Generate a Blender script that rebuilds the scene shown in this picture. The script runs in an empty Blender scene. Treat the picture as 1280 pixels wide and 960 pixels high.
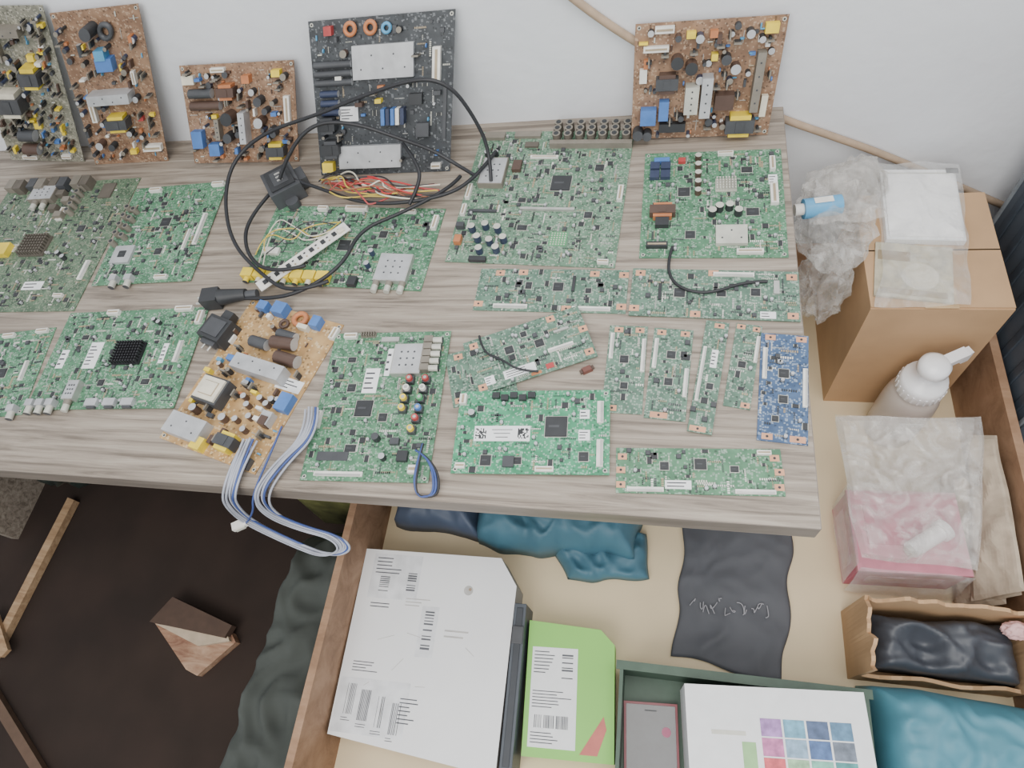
import bpy, math, random, bmesh
from mathutils import Vector, Matrix, noise
rnd=random.Random(7)
COL=bpy.context.collection
def lin(c):
    return tuple(((x/255)/12.92 if x/255<=.04045 else ((x/255+.055)/1.055)**2.4) for x in c)+(1.0,)

# ---------------------------------------------------------------- camera
R=Vector((0.9764,0.1281,-0.1736)).normalized(); U=Vector((-0.0302,0.8779,0.4779))
U=(U-R*U.dot(R)).normalized(); Bk=R.cross(U)
cam=bpy.data.cameras.new('camera'); co=bpy.data.objects.new('camera',cam); COL.objects.link(co)
cam.sensor_width=36; cam.lens=23.06; cam.clip_start=.02
M=Matrix((R,U,Bk)).transposed().to_4x4(); M.translation=Vector((0,0,1.6)); co.matrix_world=M
bpy.context.scene.camera=co

# ---------------------------------------------------------------- materials
def newmat(name):
    m=bpy.data.materials.new(name); m.use_nodes=True
    nt=m.node_tree; b=nt.nodes['Principled BSDF']
    return m,nt,b
def mat(name,rgb,rough=.5,metal=0.0,var=.12,scale=40):
    m,nt,b=newmat(name); L=nt.links
    tc=nt.nodes.new('ShaderNodeTexCoord'); n=nt.nodes.new('ShaderNodeTexNoise'); n.inputs['Scale'].default_value=scale; n.inputs['Detail'].default_value=3
    L.new(tc.outputs['Object'],n.inputs['Vector'])
    r=nt.nodes.new('ShaderNodeValToRGB'); c=lin(rgb)
    r.color_ramp.elements[0].position=.3; r.color_ramp.elements[1].position=.7
    r.color_ramp.elements[0].color=tuple(x*(1-var) for x in c[:3])+(1,)
    r.color_ramp.elements[1].color=tuple(min(1,x*(1+var)) for x in c[:3])+(1,)
    L.new(n.outputs['Fac'],r.inputs['Fac']); L.new(r.outputs['Color'],b.inputs['Base Color'])
    b.inputs['Roughness'].default_value=rough; b.inputs['Metallic'].default_value=metal
    return m
def pcb(name,base,dark,light,dens=.6,sc=330,rough=.5):
    m,nt,b=newmat(name); L=nt.links; N=nt.nodes.new
    tc=N('ShaderNodeTexCoord')
    n=N('ShaderNodeTexNoise'); n.inputs['Scale'].default_value=45; n.inputs['Detail'].default_value=4; L.new(tc.outputs['Object'],n.inputs['Vector'])
    r=N('ShaderNodeValToRGB'); r.color_ramp.elements[0].position=.38; r.color_ramp.elements[1].position=.6
    r.color_ramp.elements[0].color=lin(dark); r.color_ramp.elements[1].color=lin(base); L.new(n.outputs['Fac'],r.inputs['Fac'])
    prev=r.outputs['Color']
    for k,(s,th,colr,dm,st) in enumerate([(sc,dens,light,.42,.6),(sc*.55,.88,light,.36,.6),(sc*.8,.86,tuple(x*.6 for x in dark),.4,.7)]):
        v=N('ShaderNodeTexVoronoi'); v.distance='CHEBYCHEV'; v.inputs['Scale'].default_value=s
        mp=N('ShaderNodeMapping'); mp.inputs['Location'].default_value=(k*.37,k*.11,.003*k); L.new(tc.outputs['Object'],mp.inputs['Vector']); L.new(mp.outputs['Vector'],v.inputs['Vector'])
        sp=N('ShaderNodeSeparateColor'); L.new(v.outputs['Color'],sp.inputs['Color'])
        a=N('ShaderNodeMath'); a.operation='GREATER_THAN'; a.inputs[1].default_value=th; L.new(sp.outputs[0],a.inputs[0])
        d=N('ShaderNodeMath'); d.operation='LESS_THAN'; d.inputs[1].default_value=dm; L.new(v.outputs['Distance'],d.inputs[0])
        mu=N('ShaderNodeMath'); mu.operation='MULTIPLY'; L.new(a.outputs[0],mu.inputs[0]); L.new(d.outputs[0],mu.inputs[1])
        m2=N('ShaderNodeMath'); m2.operation='MULTIPLY'; m2.inputs[1].default_value=st; L.new(mu.outputs[0],m2.inputs[0])
        mx=N('ShaderNodeMix'); mx.data_type='RGBA'; L.new(m2.outputs[0],mx.inputs[0]); L.new(prev,mx.inputs[6]); mx.inputs[7].default_value=lin(colr)
        prev=mx.outputs[2]
    L.new(prev,b.inputs['Base Color']); b.inputs['Roughness'].default_value=rough
    return m
P={}
P['green']=pcb('pcb_green',(92,140,108),(72,116,88),(160,180,166))
P['bright']=pcb('pcb_bright_green',(78,156,118),(58,132,96),(164,196,178))
P['dusty']=pcb('pcb_dusty_green',(108,140,118),(88,120,98),(170,180,166))
P['old']=pcb('pcb_old_green',(98,122,98),(78,100,80),(152,156,138))
P['tcon']=pcb('pcb_teal_green',(102,134,116),(82,112,96),(168,182,170))
P['blue']=pcb('pcb_blue',(76,102,138),(58,82,116),(160,176,196))
P['brown']=pcb('pcb_brown',(150,120,96),(124,96,76),(190,166,142),.82)
P['ochre']=pcb('pcb_ochre',(190,156,108),(170,134,88),(218,198,162),.82,260)
P['black']=pcb('pcb_black',(66,70,74),(52,56,60),(126,130,134),.88)
P['grey']=pcb('pcb_beige_grey',(142,140,126),(114,114,102),(190,186,170),.75)
MT=dict(
 blk=mat('ic_black',(52,54,57),.5), dgrey=mat('dark_grey_plastic',(72,74,78),.5), silver=mat('tinned_metal',(196,196,192),.42,.6), alu=mat('aluminium',(188,190,193),.5,.3),
 white=mat('white_plastic',(228,226,220),.5), cream=mat('cream_plastic',(220,214,196),.5), yellow=mat('yellow_plastic',(232,206,70),.45), blue=mat('blue_plastic',(80,122,186),.45),
 lblue=mat('light_blue_disc',(90,156,196),.45), orange=mat('orange_copper',(186,120,80),.5), red=mat('red_plastic',(176,70,70),.45), tan=mat('ceramic_tan',(168,152,128),.5),
 cbrown=mat('capacitor_brown',(86,68,60),.4), pad=mat('bare_copper_pad',(212,158,126),.5), ltan=mat('light_solder',(198,198,188),.5,.2), hs=mat('black_heatsink',(46,46,50),.55,.2),
 dusthS=mat('dusty_heatsink',(98,92,84),.7), dirt=mat('dusty_metal',(136,130,120),.6,.2), navy=mat('capacitor_navy',(58,66,90),.35),
 ink=mat('printed_ink',(70,70,76),.7), label=mat('paper_label',(238,240,242),.6,0,.03), lgreen=mat('green_plastic',(84,156,106)))

# ---------------------------------------------------------------- mesh builder
class MB:
    def __init__(s): s.v=[];s.f=[];s.m=[];s.mats=[];s.smooth=[]
    def mi(s,m):
        if m not in s.mats: s.mats.append(m)
        return s.mats.index(m)
    def add(s,vs,fs,m,sm=False):
        o=len(s.v); s.v+= [tuple(v) for v in vs]; i=s.mi(m)
        for f in fs: s.f.append(tuple(o+k for k in f)); s.m.append(i); s.smooth.append(sm)
    def box(s,x,y,z,w,d,h,m,rot=0,T=None,taper=1):
        c,sn=math.cos(rot),math.sin(rot); vs=[]
        for zz,t in ((0,1),(h,taper)):
            for a,b in ((-1,-1),(1,-1),(1,1),(-1,1)):
                X,Y=a*w/2*t,b*d/2*t; vs.append(Vector((x+X*c-Y*sn,y+X*sn+Y*c,z+zz)))
        if T: vs=[T@v for v in vs]
        s.add(vs,[(3,2,1,0),(4,5,6,7),(0,1,5,4),(1,2,6,5),(2,3,7,6),(3,0,4,7)],m)
    def cyl(s,x,y,z,r,h,m,axis='z',rot=0,seg=12,r2=None,cap=None,T=None):
        r2=r if r2 is None else r2; vs=[]
        for k,(t,rr) in enumerate(((0,r),(h,r2))):
            for i in range(seg):
                a=2*math.pi*i/seg; vs.append(Vector((rr*math.cos(a),rr*math.sin(a),t)))
        if axis=='x': mm=Matrix.Rotation(math.pi/2,4,'Y')
        elif axis=='y': mm=Matrix.Rotation(math.pi/2,4,'X')
        else: mm=Matrix.Identity(4)
        mm=Matrix.Translation((x,y,z))@Matrix.Rotation(rot,4,'Z')@mm
        if T: mm=T@mm
        vs=[mm@v for v in vs]
        s.add(vs,[(i,(i+1)%seg,seg+(i+1)%seg,seg+i) for i in range(seg)],m,True)
        s.add(vs,[tuple(range(seg))[::-1]],m)
        s.add(vs,[tuple(range(seg,2*seg))],cap or m)
    def torus(s,x,y,z,R_,r,m,n=16,k=8):
        vs=[];fs=[]
        for i in range(n):
            for j in range(k):
                a=2*math.pi*i/n;b=2*math.pi*j/k
                vs.append(Vector(((R_+r*math.cos(b))*math.cos(a)+x,(R_+r*math.cos(b))*math.sin(a)+y,r*math.sin(b)+z)))
                fs.append((i*k+j,((i+1)%n)*k+j,((i+1)%n)*k+(j+1)%k,i*k+(j+1)%k))
        s.add(vs,fs,m,True)
    def prism(s,pts,z0,h,m,mside=None):
        n=len(pts); vs=[Vector((a,b,z0)) for a,b in pts]+[Vector((a,b,z0+h)) for a,b in pts]
        s.add(vs,[tuple(range(n))[::-1],tuple(range(n,2*n))],m)
        s.add(vs,[(i,(i+1)%n,n+(i+1)%n,n+i) for i in range(n)],mside or m)
    def obj(s,name,loc=(0,0,0),rot=0,X=None,bevel=0):
        me=bpy.data.meshes.new(name)
        v=s.v if X is None else [tuple(X@Vector(p)) for p in s.v]
        me.from_pydata(v,[],s.f)
        for m in s.mats: me.materials.append(m)
        me.polygons.foreach_set('material_index',s.m); me.polygons.foreach_set('use_smooth',s.smooth); me.update()
        o=bpy.data.objects.new(name,me); COL.objects.link(o); o.location=loc; o.rotation_euler=(0,0,rot)
        if bevel:
            b=o.modifiers.new('bev','BEVEL'); b.width=bevel; b.segments=2; b.limit_method='ANGLE'
        return o

class Board(MB):
    """PCB in local metres, u right 0..1, v 0 = far edge, 1 = near edge, part sizes in mm"""
    def __init__(s,w,d,pm,corner=True):
        super().__init__(); s.w=w/1000; s.d=d/1000; s.t=.0016; s.ex=[]; s.rec=True
        s.box(0,0,0,s.w,s.d,s.t,P[pm])
        if corner:
            for a in (-1,1):
                for b in (-1,1):
                    s.hole(.5+a*(.5-.006/s.w),.5+b*(.5-.006/s.d))
    def xy(s,u,v): return (u-.5)*s.w,(.5-v)*s.d
    def hole(s,u,v,m='ltan',r=3.2):
        x,y=s.xy(u,v); s.cyl(x,y,s.t,r/1000,.0003,MT[m]); s.cyl(x,y,s.t,r/2000,.0006,MT['blk'])
    def pad(s,u,v,w,d):
        x,y=s.xy(u,v); s.box(x,y,s.t,w/1000,d/1000,.0004,MT['pad']); s.cyl(x,y,s.t,.0018,.0007,MT['blk']); s.ex.append((x,y,w/2000,d/2000))
    def bx(s,u,v,w,d,h,m,rot=0,z=0,taper=1):
        x,y=s.xy(u,v); s.box(x,y,s.t+z/1000,w/1000,d/1000,h/1000,MT[m],math.radians(rot),taper=taper)
        if s.rec and z==0 and max(w,d)>4:
            q=(w,d) if rot in (0,180) else ((d,w) if rot==90 else (max(w,d),max(w,d))); s.ex.append((x,y,q[0]/2000,q[1]/2000))
    def free(s,u,v,mx=1.5,my=1.5):
        x,y=s.xy(u,v)
        return not any(abs(x-a)<c+mx/1000 and abs(y-b)<d+my/1000 for a,b,c,d in s.ex)
    def cap(s,u,v,r,h,m='blk',top='alu'):
        x,y=s.xy(u,v); s.cyl(x,y,s.t,r/1000,h/1000,MT[m],cap=MT[top])
        if s.rec: s.ex.append((x,y,r/1000,r/1000))
    def lcap(s,u,v,r,l,m='blk',rot=0):
        x,y=s.xy(u,v); s.cyl(x,y,s.t+r/1000,r/1000,l/1000,MT[m],axis='x',rot=math.radians(rot),cap=MT['alu'])
        if s.rec and rot==0: s.ex.append((x+l/2000,y,l/2000,r/1000))
    def ic(s,u,v,a,b=None,h=1.6):
        b=b or a; s.bx(u,v,a+3,b+3,.5,'ltan'); s.bx(u,v,a+1.6,b+1.6,.7,'dgrey'); s.bx(u,v,a,b,h,'blk')
        s.bx(u-.1*a/1000/s.w,v,a*.5,b*.12,.05,'dgrey',z=h)
    def conn(s,u,v,w,d,h=6,m='white'):
        s.bx(u,v,w,d,h,m); 
        if w>d: s.bx(u,v,w*.86,d*.35,.3,'tan',z=h)
        else: s.bx(u,v,w*.35,d*.86,.3,'tan',z=h)
    def flex(s,u,v,w,d):
        if w>d: s.bx(u,v,w,d,3,'white'); s.bx(u,v+.25*d/1000/s.d,w*.94,d*.4,3.4,'silver')
        else: s.bx(u,v,w,d,3,'white'); s.bx(u+.25*w/1000/s.w,v,w*.4,d*.94,3.4,'silver')
    def heatsink(s,u,v,w,d,h,m='hs',n=8):
        s.bx(u,v,w,d,h*.3,m); nn=max(3,int(n*d/w))
        for i in range(n):
            for j in range(nn):
                s.bx(u+((i+.5)/n-.5)*w/1000/s.w,v+((j+.5)/nn-.5)*d/1000/s.d,w/n*.5,d/nn*.6,h*.7,m,z=h*.3)
    def plate(s,u,v,w,d,h,m='alu',n=4):
        s.bx(u,v,w,d,h,m)
        for i in range(n):
            if w>d: x,y=s.xy(u+((i+.5)/n-.5)*w*.9/1000/s.w,v+.2*(-1)**i*d/1000/s.d)
            else: x,y=s.xy(u,v+((i+.5)/n-.5)*d*.9/1000/s.d)
            s.cyl(x,y,s.t+h/1000,.0015,.0003,MT['dgrey'])
    def tuner(s,u,v,w,d,h=11,m='silver',coax=2):
        s.bx(u,v,w,d,h,m); s.bx(u,v,w*.94,d*.94,.4,'alu',z=h)
        for i in range(3):
            for j in range(3):
                x,y=s.xy(u+(i-1)*.22*w/1000/s.w,v+(j-1)*.22*d/1000/s.d); s.cyl(x,y,s.t+(h+.4)/1000,.0018,.0002,MT['dgrey'],seg=8)
        for k in range(coax):
            x,y=s.xy(u+(k-(coax-1)/2)*.4*w/1000/s.w,v); y-=d/2000
            s.cyl(x,y,s.t+h/2000,.0065,.009,MT['dirt'],axis='y',seg=6); s.cyl(x,y-.009,s.t+h/2000,.0055,.012,MT['ltan'],axis='y')
    def coaxrow(s,us,v,m='ltan'):
        for u in us:
            x,y=s.xy(u,v); s.box(x,y,s.t,.014,.012,.013,MT['alu']); s.cyl(x,y-.006,s.t+.006,.0058,.014,MT[m],axis='y',cap=MT['dgrey']); s.ex.append((x,y,.007,.007))
    def rca(s,u,v,m,r=5):
        s.bx(u,v,12,11.5,9,'dgrey'); x,y=s.xy(u,v); s.cyl(x,y,s.t+.009,r/1000,.006,MT[m]); s.cyl(x,y,s.t+.0148,r/1900,.0006,MT['silver'])
    def jack(s,u,v,h=12,r=6.2,m='dirt'):
        x,y=s.xy(u,v); s.cyl(x,y,s.t,r/1000,h/1000,MT[m],cap=MT['dirt']); s.cyl(x,y,s.t+h/1000,r*.6/1000,.0006,MT['blk']); s.ex.append((x,y,r/1000,r/1000))
    def coil(s,u,v,r=8,m='orange'):
        x,y=s.xy(u,v); s.torus(x,y,s.t+.006,r/1000,r*.42/1000,MT[m]); s.ex.append((x,y,r/700,r/700))
    def trafo(s,u,v,w,d,h,tape='yellow',core='dgrey',rot=0):
        s.bx(u,v,w,d*.6,h,core,rot); s.bx(u,v,w*.72,d,h*.86,tape,rot); s.bx(u,v,w*.3,d*.5,h*1.05,core,rot)
    def text(s,u,v,w,d,rows=3,bars=False,z=.3):
        s.bx(u,v,w,d,.3,'label')
        for i in range(rows):
            vv=v+((i+.5)/rows-.5)*d*.8/1000/s.d; L=w*rnd.uniform(.4,.75)
            s.bx(u-(w*.85-L)/2/1000/s.w,vv,L,d/rows*.25,.05,'ink',z=.3)
    def qr(s,u,v,a):
        n=9
        for i in range(n):
            for j in range(n):
                if rnd.random()<.55: s.bx(u+(i-4)*a/n/1000/s.w,v+(j-4)*a/n/1000/s.d,a/n,a/n,.06,'blk',z=.3)
    def smd(s,dens=1.0,seed=1):
        r=random.Random(seed); area=s.w*s.d*1e6; n=int(area/205*dens); s.rec=False
        for _ in range(n):
            u=r.uniform(.04,.96); v=r.uniform(.04,.96); k=r.random(); vert=r.random()<.5
            if k<.62:
                m=r.choice(['tan','ltan','blk','dgrey','tan','dgrey','silver','white']); a,b=r.choice([(1.6,.9),(2.1,1.3),(2.6,1.5),(3.2,1.8)])
                if vert:a,b=b,a
                c=r.randint(3,9); 
                for i in range(c):
                    du,dv=(i*(a+1.2)/1000/s.w,0) if vert else (0,i*(b+1.2)/1000/s.d)
                    if u+du<.98 and v+dv<.98 and s.free(u+du,v+dv): s.bx(u+du,v+dv,a,b,.9,m)
            elif k<.82:
                a,b=r.choice([(5,4),(8,5),(6,10),(4,4),(9,9)])
                if s.free(u,v,a/2+1,b/2+1): s.bx(u,v,a+2,b,.4,'ltan'); s.bx(u,v,a,b,1.5,'blk')
            elif k<.93: 
                if s.free(u,v,3,3): s.bx(u,v,5.4,5.4,.8,'blk'); s.cap(u,v,2.5,5,'alu','alu')
            else: 
                a=r.choice([5,7,8])
                if s.free(u,v,a/2,a/2): s.bx(u,v,a,a,3.2,'dgrey',taper=.85)
    def psu(s,dens=1.0,seed=1,dmin=.05):
        r=random.Random(seed); n=int(s.w*s.d*1e6/290*dens); s.rec=False
        for _ in range(n):
            u=r.uniform(dmin,1-dmin); v=r.uniform(dmin,1-dmin); k=r.random()
            if not s.free(u,v,3,3): continue
            if k<.26: s.cap(u,v,r.choice([3,4,5,6.5]),r.choice([8,11,14,18]),r.choice(['cbrown','blk','navy','blk']),r.choice(['alu','dgrey','dirt']))
            elif k<.46: s.bx(u,v,r.choice([8,12,14]),r.choice([4,5,7]),r.choice([6,9,12]),r.choice(['yellow','cbrown','white','cbrown','orange','dgrey','blue']),r.choice([0,90]))
            elif k<.62: s.lcap(u,v,1.4,8,r.choice(['tan','lblue','cbrown','ltan']),r.choice([0,90]))
            elif k<.72: x,y=s.xy(u,v); s.cyl(x,y,s.t+.003,.0035,.0022,MT[r.choice(['lblue','blue','orange','lblue'])],axis=r.choice('xy'))
            elif k<.83: s.bx(u,v,r.choice([10,18]),.9,1,'silver',r.choice([0,90]))
            else: s.bx(u,v,9,4,12,'blk',r.choice([0,90])); s.bx(u,v,12,2.5,17,'dirt',r.choice([0,90]))
    def flat(s,name,x,y,rot,z=.7502): return s.obj(name,(x,y,z),math.radians(rot))
    def lean(s,name,TL,TR,BR,BL):
        TL,TR,BR,BL=map(Vector,(TL,TR,BR,BL)); c=(TL+TR+BR+BL)/4
        ex=((TR-TL)+(BR-BL))/2; ey=((TL-BL)+(TR-BR))/2
        n=ex.cross(ey).normalized(); ex=ex/s.w; ey=ey/s.d
        X=Matrix((ex,ey,n)).transposed()
        lo=min((X@Vector(p)).z for p in s.v)+c.z
        c.z+=.7505-lo
        return s.obj(name,c,0,X)

# ================================================================ ROOM
def wall_mat():
    m,nt,b=newmat('white_painted_plaster'); L=nt.links; N=nt.nodes.new
    tc=N('ShaderNodeTexCoord'); n=N('ShaderNodeTexNoise'); n.inputs['Scale'].default_value=3; n.inputs['Detail'].default_value=6; L.new(tc.outputs['Object'],n.inputs['Vector'])
    r=N('ShaderNodeValToRGB'); r.color_ramp.elements[0].position=.35; r.color_ramp.elements[0].color=lin((222,225,231)); r.color_ramp.elements[1].position=.65; r.color_ramp.elements[1].color=lin((230,233,238))
    L.new(n.outputs['Fac'],r.inputs['Fac']); L.new(r.outputs['Color'],b.inputs['Base Color']); b.inputs['Roughness'].default_value=.85
    n2=N('ShaderNodeTexNoise'); n2.inputs['Scale'].default_value=35; bp=N('ShaderNodeBump'); bp.inputs['Strength'].default_value=.12; bp.inputs['Distance'].default_value=.01
    L.new(tc.outputs['Object'],n2.inputs['Vector']); L.new(n2.outputs['Fac'],bp.inputs['Height']); L.new(bp.outputs['Normal'],b.inputs['Normal'])
    return m
WM=wall_mat()
def simple_box(name,x0,x1,y0,y1,z0,z1,m,bevel=0):
    b=MB(); cx,cy=(x0+x1)/2,(y0+y1)/2; b.box(0,0,0,x1-x0,y1-y0,z1-z0,m); return b.obj(name,(cx,cy,z0),bevel=bevel)
simple_box('wall_back',-2.7,1.7,1.03,1.13,0,2.7,WM)
simple_box('wall_left',-2.8,-2.7,-1.6,1.13,0,2.7,WM)
simple_box('wall_right',1.7,1.8,-1.6,1.13,0,2.7,WM)
simple_box('floor',-2.8,1.8,-1.6,1.13,-.1,0,mat('dark_brown_floor',(46,34,28),.9,0,.25,6))

def wood(name,c1,c2,c3,sx=1.2,sy=26,rough=.5):
    m,nt,b=newmat(name); L=nt.links; N=nt.nodes.new
    tc=N('ShaderNodeTexCoord'); mp=N('ShaderNodeMapping'); mp.inputs['Scale'].default_value=(sx,sy,sy); L.new(tc.outputs['Object'],mp.inputs['Vector'])
    n=N('ShaderNodeTexNoise'); n.inputs['Scale'].default_value=3.2; n.inputs['Detail'].default_value=8; n.inputs['Roughness'].default_value=.68; n.inputs['Distortion'].default_value=.6; L.new(mp.outputs['Vector'],n.inputs['Vector'])
    r=N('ShaderNodeValToRGB'); e=r.color_ramp.elements; e[0].position=.36; e[0].color=lin(c1); e[1].position=.66; e[1].color=lin(c3); k=e.new(.5); k.color=lin(c2)
    L.new(n.outputs['Fac'],r.inputs['Fac']); L.new(r.outputs['Color'],b.inputs['Base Color']); b.inputs['Roughness'].default_value=rough
    return m
TW=wood('greige_wood_laminate',(112,102,92),(150,139,127),(174,164,151))
TE=wood('laminate_edge_band',(112,104,96),(128,119,110),(142,133,124),1.0,10)
b=MB(); TH=.036; b.box(0,0,.0008,2.105,.764,TH-.0008,TW)
b.box(0,-.3825,0,2.105,.0012,TH-.0002,TE); b.box(1.0531,0,0,.0012,.764,TH-.0002,TE); b.box(0,0,0,2.104,.763,.0009,TE)
b.box(-.95,0,TH-.75,.025,.70,.75-TH,TW); b.box(.235,.32,TH-.75,.05,.05,.75-TH,TW); b.box(0,.368,-.06,2.09,.02,.06,TW)
b.obj('work_table',(-.8475,.648,.75-TH))

def curve(name,pts,r,m,smooth=True):
    c=bpy.data.curves.new(name,'CURVE'); c.dimensions='3D'; c.bevel_depth=r; c.bevel_resolution=3; c.resolution_u=8; c.use_fill_caps=True
    c.materials.append(m); o=bpy.data.objects.new(name,c); COL.objects.link(o); addspline(o,pts); return o
def addspline(o,pts):
    s=o.data.splines.new('NURBS'); s.points.add(len(pts)-1)
    for p,q in zip(s.points,pts): p.co=(q[0],q[1],q[2],1)
    s.order_u=3; s.use_endpoint_u=True
curve('wall_cable',[(-.19,1.023,1.03),(-.144,1.023,.98),(-.05,1.023,.90),(.08,1.023,.81),(.196,1.023,.735),(.29,1.023,.69),(.39,1.023,.642),(.52,1.023,.57),(.67,1.023,.485)],.0068,mat('tan_cable',(172,150,128),.6))

# ================================================================ LEANING BOARDS
b=Board(200,310,'grey'); 
b.trafo(.7,.38,45,40,28,'yellow','dgrey'); b.trafo(.35,.55,60,50,30,'cream','dgrey'); b.bx(.3,.25,40,30,12,'dirt'); b.plate(.5,.12,90,14,22,'dirt')
b.bx(.55,.72,18,12,8,'yellow'); b.bx(.72,.28,16,12,8,'yellow'); b.lcap(.3,.78,12,40,'dgrey'); b.lcap(.3,.88,12,40,'cbrown'); b.conn(.8,.95,25,8,8); b.conn(.3,.96,40,8,8)
b.psu(1.3,3); b.lean('beige_power_supply_board',(-1.25,1.018,1.08),(-1.09,1.018,1.05),(-1.235,.98,.75),(-1.44,.98,.75))
b=Board(185,310,'brown')
b.plate(.5,.5,95,20,26,'alu'); b.trafo(.5,.68,50,34,22,'yellow'); b.bx(.52,.3,36,24,16,'blue'); b.bx(.5,.24,22,18,18,'lblue'); b.lcap(.25,.25,5,22,'dgrey',90); b.coil(.6,.12,12,'dgrey'); b.cap(.45,.1,12,30,'blk','dgrey')
b.conn(.85,.88,44,14,10); b.conn(.2,.6,12,45,9); b.conn(.8,.4,8,25,8); b.cap(.2,.83,9,18,'cbrown'); b.cap(.35,.85,8,16,'blk','dgrey'); b.bx(.6,.9,16,10,10,'yellow'); b.bx(.78,.67,12,8,8,'red')
b.psu(.7,5); b.lean('brown_power_supply_board',(-1.08,1.018,1.05),(-.89,1.018,1.05),(-1.03,.97,.75),(-1.21,.97,.75))
b=Board(245,190,'brown')
b.plate(.55,.6,14,60,24,'alu'); b.bx(.6,.14,16,14,14,'orange'); b.bx(.86,.1,18,12,12,'yellow'); b.trafo(.82,.86,40,32,20,'yellow'); b.bx(.1,.72,24,34,16,'blue'); b.bx(.25,.83,24,24,16,'blue'); b.lcap(.08,.38,9,66,'cbrown'); b.lcap(.08,.26,9,50,'dgrey')
b.cap(.42,.5,13,26,'cbrown','blk'); b.cap(.4,.7,10,22,'blk','dgrey'); b.cap(.7,.55,10,24,'cbrown'); b.cap(.7,.35,9,20,'blk','dgrey'); b.trafo(.42,.25,38,28,20,'orange','cbrown'); b.conn(.93,.45,12,50,8); b.bx(.08,.13,26,16,10,'cream'); b.conn(.35,.05,30,8,8); b.plate(.3,.62,10,40,16,'dirt')
b.psu(1.2,11); b.lean('brown_power_supply_board',(-.89,1.018,.93),(-.665,1.018,.915),(-.71,.95,.75),(-.955,.95,.75))
b=Board(262,265,'black')
b.plate(.52,.26,112,54,8,'alu',5); b.plate(.40,.87,124,42,8,'alu',5); b.coil(.3,.06,9,'orange'); b.coil(.44,.06,9,'orange'); b.bx(.15,.06,14,14,12,'red'); b.coil(.55,.07,7,'lblue')
for i in range(3): b.lcap(.03,.26+i*.055,6,70,'dgrey')
for i in range(3): b.lcap(.06,.44+i*.06,6,34,'navy')
b.bx(.2,.33,12,16,10,'white'); b.conn(.89,.3,14,55,9); b.conn(.9,.95,18,10,9); b.text(.25,.58,36,26,4)
for i,c in enumerate(['blue','navy','blue','white','navy']): b.bx(.52+i*.035,.6,7,28,16,c)
b.trafo(.1,.64,34,28,20,'dgrey','blk'); b.trafo(.12,.8,34,32,22,'dgrey','blk'); b.bx(.75,.5,24,18,10,'blk'); b.bx(.8,.7,24,24,10,'dgrey'); b.bx(.95,.6,6,90,3,'dgrey'); b.bx(.08,.93,22,18,14,'yellow'); b.bx(.5,.42,12,8,8,'orange')
b.psu(.3,21); b.smd(.3,4); b.lean('black_power_supply_board',(-.59,1.018,.99),(-.345,1.018,.985),(-.38,.905,.75),(-.66,.905,.75))
b=Board(230,185,'brown')
b.plate(.52,.6,17,64,26,'alu'); b.plate(.42,.62,22,44,24,'ltan'); b.plate(.86,.5,13,92,20,'dirt'); b.bx(.12,.77,26,26,18,'blue'); b.bx(.23,.72,16,32,16,'blue'); b.trafo(.78,.87,46,36,24,'yellow'); b.cap(.05,.92,9,24,'blk','dgrey'); b.cap(.12,.94,8,20,'blk','dgrey')
b.cap(.3,.3,10,22,'cbrown','blk'); b.cap(.4,.35,10,22,'cbrown','blk'); b.cap(.63,.3,8,18,'blk','dgrey'); b.cap(.7,.38,8,18,'cbrown'); b.trafo(.24,.48,36,30,20,'cbrown','dgrey'); b.bx(.53,.1,12,10,12,'orange'); b.bx(.38,.1,14,10,10,'yellow'); b.bx(.55,.28,10,10,14,'yellow'); b.conn(.15,.2,40,9,8); b.conn(.2,.05,30,10,8); b.bx(.9,.08,20,14,12,'yellow'); b.bx(.07,.42,12,22,8,'white'); b.bx(.93,.72,10,34,10,'cream'); b.bx(.65,.65,30,24,22,'cbrown'); b.bx(.3,.88,44,14,14,'blk')
b.psu(1.2,31); b.lean('brown_power_supply_board',(-.05,1.018,.935),(.185,1.018,.925),(.175,.962,.75),(-.055,.962,.75))

# ================================================================ FLAT BOARDS
ZU=.7522
b=Board(330,340,'old')
b.heatsink(.49,.53,58,50,14,'dusthS',9); b.bx(.27,.56,34,30,12,'yellow'); b.conn(.55,.28,14,34,5); b.flex(.93,.72,10,46); b.tuner(.35,.12,60,40,14,'dirt',2); 
for i in range(8): b.bx(.05+i*.085,.03+.02*(i%2),20,26,15+4*(i%2),['dirt','dusthS','dgrey'][i%3])
for i in range(5): b.jack(.62,.08+.05*i,16)
for i in range(4): b.bx(.48+.07*(i%2),.12+.06*i,18,14,12,['dusthS','dirt'][i%2])
b.bx(.8,.1,30,40,3,'dusthS'); b.text(.62,.82,46,20,2); b.ic(.25,.75,22); b.ic(.75,.4,16); b.conn(.85,.9,20,7,6); b.cap(.7,.6,5,10); b.cap(.75,.63,5,10)
b.smd(.8,41); b.flat('television_main_board',-1.235,.747,1.4)
b=Board(212,250,'green')
for i in range(5): b.jack(.06,.25+.09*i,14); b.jack(.14,.28+.09*i,14) if i<4 else None
b.bx(.2,.72,42,42,5,'alu'); b.ic(.2,.72,15,h=6); b.conn(.25,.05,26,9,7); b.conn(.92,.04,26,9,7); b.flex(.9,.5,9,78); b.flex(.80,.6,6,50); b.ic(.5,.4,20); b.ic(.55,.7,14); b.ic(.4,.2,12,8); b.coaxrow([.25,.4],.97); b.conn(.7,.96,26,8,6)
b.smd(1.0,42); b.flat('television_main_board',-.955,.768,3.2,ZU)
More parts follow.
